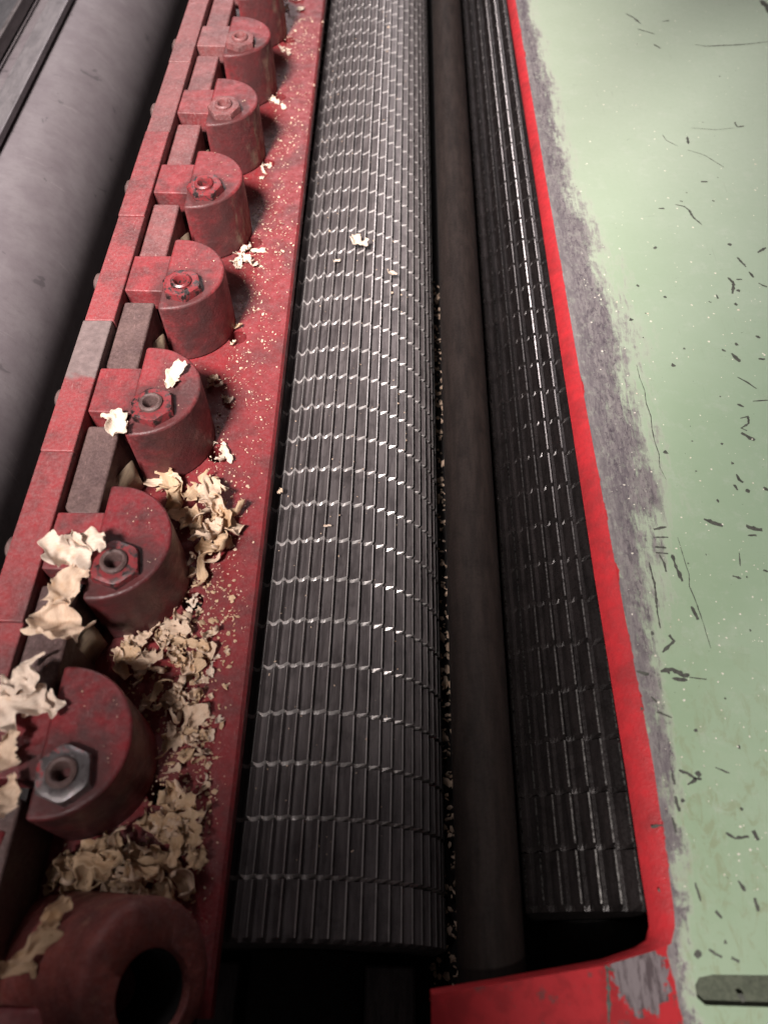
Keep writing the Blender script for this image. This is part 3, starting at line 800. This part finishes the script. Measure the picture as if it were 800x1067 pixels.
# small random chips
for k in range(45):
    px, py = rnd.uniform(655, 800), rnd.uniform(10, 1050)
    c = at(px, py, ZT); r_ = rnd.choice([.05, .06, .08, .1, .14]); a0 = rnd.uniform(0, 6)
    if py < 250 and rnd.random() < .5: continue
    flake([(c.x + r_ * rnd.uniform(.5, 1.3) * math.cos(a0 + q * .9) , c.y + r_ * rnd.uniform(.5, 1.5) * math.sin(a0 + q * .9)) for q in range(7)], 1, .011)
for k in range(520):
    px, py = rnd.uniform(600, 800), rnd.uniform(-20, 1060)
    c = at(px, py, ZT)
    if py > 940 or px < 552 + .155 * py + 6: continue
    r_ = rnd.choice([.03, .03, .04, .05, .07]) * (1.1 if py < 400 else .8)
    flake([(c.x + r_ * rnd.uniform(.5, 1.3) * math.cos(q * .9), c.y + r_ * rnd.uniform(.5, 1.3) * math.sin(q * .9)) for q in range(7)], 2, .02)
me = bpy.data.meshes.new("tabletop"); bm.to_mesh(me); bm.free()
OLIVE = steel('shaded_olive_recess', (0.065, 0.075, 0.05), (0.11, 0.12, 0.085), .6, .0, False)  # darker olive paints the slot's shade onto its walls and floor
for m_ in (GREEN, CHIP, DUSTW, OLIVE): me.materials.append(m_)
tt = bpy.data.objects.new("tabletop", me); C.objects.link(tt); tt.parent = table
link("lip", LV, LF, RED_BRIGHT, table, sharp=50)

# ------------------------------------------------------------------ wood shavings
def shaving_mesh(L, W, seed, curl=1.0, ruffle=.12, twist=0, nu=20, nv=10, th=.025, cup=.3):
    """a thin curled, torn-edged flake, length L along x, lying on z>=0"""
    r = random.Random(seed)
    ph = [r.uniform(0, 6.28) for _ in range(8)]
    V = []
    ang = curl
    for i in range(nu + 1):
        u = i / nu
        # torn outline
        w0 = W * .5 * (.55 + .45 * math.sin(math.pi * min(1, max(0, u * .9 + .08))) ** .5)
        wl = w0 * (1 + .28 * math.sin(u * 7 + ph[0]) + .16 * math.sin(u * 17 + ph[1]) + .10 * r.uniform(-1, 1))
        wr = w0 * (1 + .28 * math.sin(u * 6 + ph[2]) + .16 * math.sin(u * 19 + ph[3]) + .10 * r.uniform(-1, 1))
        for j in range(nv + 1):
            v = j / nv
            yy = -wl + (wl + wr) * v
            xx = (u - .5) * L + .10 * W * math.sin(v * 9 + ph[4]) * (1 if i in (0, nu) else 0)
            # curl about the y axis
            if abs(ang) > .05:
                Rr = L / ang; a = (xx / L) * ang
                x2 = Rr * math.sin(a); z2 = Rr * (1 - math.cos(a))
                nx, nz = -math.sin(a), math.cos(a)
            else: x2, z2, nx, nz = xx, 0, 0, 1
            off = ruffle * W * math.sin(u * 11 + ph[5] + v * 2.5) * abs(v - .5) * 2 * math.sin(v * 5 + ph[6]) + cup * W * (v - .5) ** 2 * 2
            wn = mnoise.noise(Vector((u * 3.1 + ph[0], v * 2.2, seed))) * .10 + mnoise.noise(Vector((u * 8 + ph[1], v * 5, seed))) * .09
            off += wn * W
            tw = twist * (u - .5)
            p = Vector((x2 + nx * off, yy, z2 + nz * off))
            p = Matrix.Rotation(tw, 3, 'X') @ p
            V.append(p)
    zmin = min(p.z for p in V)
    V = [p - Vector((0, 0, zmin)) for p in V]
    Fc = []
    for i in range(nu):
        for j in range(nv):
            if (i in (0, nu - 1) or j in (0, nv - 1)) and r.random() < .09: continue
            a = i * (nv + 1) + j
            Fc.append([a, a + nv + 1, a + nv + 2, a + 1])
    return V, Fc
def shaving(loc, L, W, rot, seed, mat, label, group=None, name="wood_shaving", **k):
    V, Fc = shaving_mesh(L, W, seed, **k)
    o = link(name, V, Fc, mat, sharp=180)
    o.location = Vector(loc) * S
    o.rotation_mode = 'XYZ'; o.rotation_euler = rot
    so = o.modifiers.new("solid", 'SOLIDIFY'); so.thickness = .016 * S
    sb = o.modifiers.new("smooth", 'SUBSURF'); sb.levels = 1; sb.render_levels = 1
    return tag(o, label, "wood shaving", group)

def G(px, py, z): return at(px, py, z)
big = [
 # px, py, z, L, W, rz, rx, ry, curl, twist, mat, label
 (183, 391, .12, 1.7, .75, 1.25, .1, -.25, .8, .5, WOOD_WHITE, "white shaving standing on the clamp head behind its nut"),
 (124, 444, .10, 1.7, 1.1, -.7, .1, .1, 1.3, .6, WOOD_WHITE, "white crinkled shaving on the arm left of the nut"),
 (72, 578, .55, 2.2, 1.7, .3, .2, .1, 1.8, .8, WOOD_WHITE, "upper pale end of the long ragged shaving draped left of the hollow nut"),
 (94, 568, .95, 2.0, 1.0, -.1, -.1, .0, 1.4, .9, WOOD_WHITE, "pale ruffled shaving touching the left side of the hollow nut"),
 (70, 612, .35, 2.4, 1.1, 1.2, .3, .1, 1.0, .5, WOOD, "narrow middle of the long ragged shaving hanging over the bar edge"),
 (60, 657, .15, 2.6, 2.0, 1.9, .35, .25, 2.0, -.4, WOOD, "wide cupped shaving hanging at the lower end of the ragged clump"),
 (30, 690, .3, 1.6, .22, .9, .6, .2, 2.3, .3, WOOD_WHITE, "thin curled splinter between the cupped shaving and the nearest clamp"),
 (16, 738, .5, 2.3, 1.9, .9, .1, .1, .9, .5, WOOD_WHITE, "broad flat pale shaving on the left edge of the nearest clamp head"),
 (46, 735, .25, 1.7, 1.0, -.2, .1, .15, 1.1, -.8, WOOD_WHITE, "folded pale shaving on top of the nearest clamp head"),
 (24, 712, .9, 1.5, 1.1, .4, .1, -.1, 1.0, .6, WOOD_WHITE, "square torn shaving overlapping the broad one at the left edge"),
 (7, 790, .5, 2.2, .9, 1.7, .2, .1, 2.6, .4, WOOD, "rolled tan shaving at the left edge beside the bare steel nut"),
 (8, 832, .3, 1.9, .8, 1.3, .2, .2, 2.2, -.6, WOOD, "curled shaving below the rolled one at the left edge"),
 (40, 985, -.9, 2.0, .7, .9, .3, .1, 2.0, .9, WOOD_TAN, "twisted brown shaving in the near left corner beside the cast socket"),
 (22, 1008, -1.2, 1.9, .5, .1, .2, .1, 2.6, .6, WOOD_TAN, "hooked brown shaving curling to the left edge above the bright red block"),
 (56, 955, -1.2, 1.5, .7, 1.3, .5, .1, 1.6, .9, WOOD_TAN, "brown shaving leaning up against the left side of the cast socket"),
 (374, 253, -4.95, 1.4, .8, -.5, 0, .1, 1.0, .4, WOOD_WHITE, "white shaving lying on top of the toothed feed roller"),
 (407, 285, -5.6, .9, .35, .2, .0, .5, 1.4, .3, WOOD_WHITE, "small curved white chip on the feed roller below the larger shaving"),
 (351, 272, -5.2, .5, .25, .2, 0, 0, .6, .2, WOOD_WHITE, "tiny pale chip on the feed roller left of the larger shaving"),
 (292, 512, -5.3, .4, .25, 1.2, 0, 0, .6, .2, WOOD, "tiny yellowish crumb between the flutes near the red plate"),
 (341, 548, -5.0, .45, .12, .1, 0, 0, .4, .2, WOOD_WHITE, "tiny white sliver lying across the feed roller"),
]
for i, b in enumerate(big):
    px, py, z, L, W, rz, rx, ry, cu_, tw, m_, lab = b
    shaving(G(px, py, z), L, W, (rx, ry, rz), 100 + i, m_, lab, curl=cu_, twist=tw, ruffle=.22)

protos = {}
def pile_variant(k, mat):
    key = (k, mat.name)
    if key not in protos:
        r = random.Random(k * 7 + 1)
        if k >= 10: V, Fc = shaving_mesh(r.uniform(1.8, 2.8), r.uniform(.18, .4), k, curl=r.uniform(3.5, 6.0), ruffle=.2, twist=r.uniform(-2, 2), nu=18, nv=4, cup=.3)
        else: V, Fc = shaving_mesh(r.uniform(1.0, 1.9), r.uniform(.55, 1.1), k, curl=r.uniform(.5, 2.6), ruffle=.14, twist=r.uniform(-1, 1), nu=12, nv=6, cup=r.uniform(.2, .8))
        me = bpy.data.meshes.new("wood_shaving"); me.from_pydata([tuple(p * S) for p in V], [], Fc); me.materials.append(mat)
        me.polygons.foreach_set('use_smooth', [True] * len(me.polygons))
        protos[key] = me
    return protos[key]
def pile(pxs, n, label, group, zlo, zhi, scale, seed, mats, far=1.0):
    """n shavings in a heap whose footprint is the pixel polygon pxs on the plate"""
    r = random.Random(seed)
    poly = [at(x, y, Z_PL) for x, y in pxs]
    x0, x1 = min(p.x for p in poly), max(p.x for p in poly); y0, y1 = min(p.y for p in poly), max(p.y for p in poly)
    cx, cy = (x0 + x1) / 2, (y0 + y1) / 2
    k = 0
    while k < n:
        x, y = r.uniform(x0, x1), r.uniform(y0, y1)
        c = False; m_ = len(poly)
        for i in range(m_):
            a, b = poly[i], poly[(i + 1) % m_]
            if (a.y > y) != (b.y > y) and x < (b.x - a.x) * (y - a.y) / (b.y - a.y) + a.x: c = not c
        if not c: continue
        d = max(abs(x - cx) / (x1 - x0 + .01), abs(y - cy) / (y1 - y0 + .01)) * 2
        top = zlo + (zhi - zlo) * max(0, 1 - d * .8)
        z = Z_PL + .03 + r.uniform(0, 1) * top
        me = pile_variant(r.randrange(14), r.choice(mats))
        o = bpy.data.objects.new("wood_shaving", me); C.objects.link(o)
        o.location = (x * S, y * S, z * S); s_ = scale * r.uniform(.55, 1.15); o.scale = (s_, s_, s_)
        o.rotation_euler = (r.uniform(-.6, .6), r.uniform(-.6, .6), r.uniform(0, 6.28))
        so = o.modifiers.new("solid", 'SOLIDIFY'); so.thickness = .016 * S
        tag(o, label, "wood shaving", group)
        k += 1
pile([(168, 505), (185, 490), (215, 505), (246, 530), (240, 575), (215, 620), (195, 600), (198, 560)], 22,
     "tan shaving in the heap right of the clamp that carries the ragged shaving", "shavings heaped beside the second nearest clamp", .2, 1.4, 1.45, 1, [WOOD_TAN, WOOD_TAN, WOOD])
pile([(130, 668), (165, 655), (200, 640), (226, 660), (215, 720), (212, 800), (180, 815), (165, 760), (150, 715), (115, 690)], 60,
     "pale shaving in the loose spread between the nearest and second nearest clamps", "shavings spread behind the nearest clamp", .2, .8, .92, 2, [WOOD, WOOD_TAN, WOOD])
pile([(165, 845), (190, 825), (212, 850), (214, 900), (195, 945), (150, 940), (80, 935), (60, 915), (90, 885), (140, 875)], 56,
     "brown shaving in the dense heap between the nearest clamp and the cast socket", "shavings heaped in front of the nearest clamp", .4, 1.7, 1.15, 3, [WOOD_TAN, WOOD_TAN, WOOD])
pile([(170, 650), (205, 625), (238, 650), (236, 720), (226, 830), (205, 850), (190, 760)], 26,
     "small flat shaving lying loose near the right edge of the red plate", "loose flat shavings near the plate edge", .02, .06, .45, 9, [WOOD_WHITE, WOOD])
pile([(50, 905), (85, 895), (85, 930), (55, 950), (40, 965)], 9,
     "brown shaving trailing from the dense heap towards the near left corner", "shavings trailing to the near left corner", .3, 1.0, .9, 4, [WOOD_TAN])
pile([(206, 398), (232, 395), (244, 412), (240, 430), (222, 420)], 7,
     "white shaving right of the clamp head that carries a white shaving", "small white shavings beside the third nearest clamp", .1, .3, .6, 5, [WOOD_WHITE, WOOD])
pile([(205, 465), (235, 462), (240, 480), (222, 488)], 5,
     "pale shaving on the plate just above the tan heap", "pale shavings above the tan heap", .1, .3, .7, 6, [WOOD_WHITE, WOOD])
pile([(236, 255), (258, 250), (270, 258), (268, 280), (245, 278)], 12,
     "white shaving piled round a bolt hole right of the fourth clamp from the far end", "white shavings at the middle bolt hole", .1, .4, .6, 7, [WOOD_WHITE])
pile([(232, 345), (248, 340), (252, 358), (236, 362)], 4,
     "orange-tan shaving lying right of the clean-topped clamp", "tan shavings right of the clean-topped clamp", .1, .2, .7, 8, [WOOD_TAN, WOOD])
for k, (px, py) in enumerate([(268, 181), (280, 176), (290, 108), (284, 103), (297, 55), (205, 628), (292, 48), (246, 268)]):
    pile([(px - 6, py - 4), (px + 6, py - 4), (px + 6, py + 5), (px - 6, py + 5)], 2, "small pale shaving caught in a bolt hole of the red plate", "shavings caught in the bolt holes", 0, .2, .5, 20 + k, [WOOD_WHITE])
pile([(290, -10), (310, -10), (318, 12), (296, 16)], 14, "white shaving at the far end of the red plate", "white shavings at the far end of the plate", .1, .3, .55, 41, [WOOD_WHITE])
# pale shavings in the gap in front of the second arm from the far end
for k, (px, py) in enumerate([(197, 124), (203, 122), (209, 125)]):
    shaving(G(px, py, -1.3), 1.0, .35, (.4, -1.0, .4 * k), 300 + k, WOOD_WHITE, "pale splinter sticking up in the gap before the second clamp arm from the far end", "splinters in the gap between far clamps", curl=.5)

# crumbs nobody could count: fine dust on the plate, crumbs in the slot beside the rod
def crumbs(name, n, fn, mat, label, cat, seed, smin, smax):
    r = random.Random(seed); V = []; Fc = []
    for k in range(n):
        x, y, z = fn(r); s_ = r.uniform(smin, smax) * (1 if r.random() < .9 else 1.8); a = r.uniform(0, 6.28); m_ = 5
        q = Matrix.Rotation(r.uniform(-.6, .6), 3, 'X') @ Matrix.Rotation(r.uniform(-.6, .6), 3, 'Y')
        b = len(V); base = Vector((x, y, z))
        el = r.uniform(.3, 1)
        for j in range(m_):
            t_ = a + j * 2 * math.pi / m_
            p = Vector((math.cos(t_) * s_ * r.uniform(.6, 1.2), math.sin(t_) * s_ * el * r.uniform(.6, 1.2), 0))
            p = Matrix.Rotation(a, 3, 'Z') @ p
            V.append(q @ p + base + Vector((0, 0, s_ * .5)))
        V.append(q @ Vector((0, 0, s_ * .16)) + base + Vector((0, 0, s_ * .5)))
        V.append(q @ Vector((0, 0, -s_ * .08)) + base + Vector((0, 0, s_ * .5)))
        for j in range(m_):
            Fc.append([b + j, b + (j + 1) % m_, b + m_]); Fc.append([b + (j + 1) % m_, b + j, b + m_ + 1])
    o = link(name, V, Fc, mat, smooth=False)
    return tag(o, label, cat, kind='stuff')
def onplate(r):
    while True:
        y = r.uniform(1, 75); x = r.uniform(-10.2, -7.0) if r.random() < .8 else r.uniform(-15, -7.0)
        d = (x + 6.9) / -3.2
        if r.random() < .25 + .75 * min(1, d * 1.3) and (mnoise.noise(Vector((x * .5, y * .22, 3))) > -.15 or r.random() < .25): return x, y, Z_PL
crumbs("sawdust", 2600, onplate, WOOD, "fine pale sawdust sprinkled over the red plate", "sawdust", 5, .025, .075)
def nearheap(r): 
    y = r.uniform(1.5, 18); return r.uniform(-12.0, -7.4), y, Z_PL
crumbs("sawdust", 700, nearheap, WOOD_TAN, "coarser brown sawdust among the shaving heaps at the near end of the plate", "sawdust", 6, .04, .14)
def inslot(r): return r.uniform(2.1, 3.8), r.uniform(-2, 50) , -13.0 + r.uniform(0, .4)
crumbs("wood_crumbs", 900, inslot, WOOD, "pale wood crumbs in the dark slot between roller and rod", "wood crumbs", 7, .06, .22)
def front(r):
    x = r.uniform(-9.8, -7.0) if r.random() < .6 else r.uniform(-1.4, 1.4)
    return x, r.uniform(-3, 1.5), -13.0
crumbs("wood_crumbs", 70, front, WOOD, "few pale crumbs in the black void in front of the feed roller", "wood crumbs", 8, .05, .13)
def onhead(r):
    i = r.randrange(0, 8); a = r.uniform(-1.4, 1.4); q = math.sqrt(r.random()) * 2.8
    return NX - .87 + abs(q * math.cos(a)), nutY(i) + 1.4 + q * math.sin(a), .03
crumbs("sawdust", 150, onhead, WOOD, "scattered dust specks on the clamp heads", "sawdust", 9, .015, .05)
def onroller(r):
    a = r.uniform(-.5, .75); rr_ = RR - .05
    return RX + rr_ * math.sin(a), r.uniform(5, 80), RCZ + rr_ * math.cos(a)
crumbs("sawdust", 260, onroller, WOOD, "scattered dust specks on the feed roller", "sawdust", 10, .02, .06)
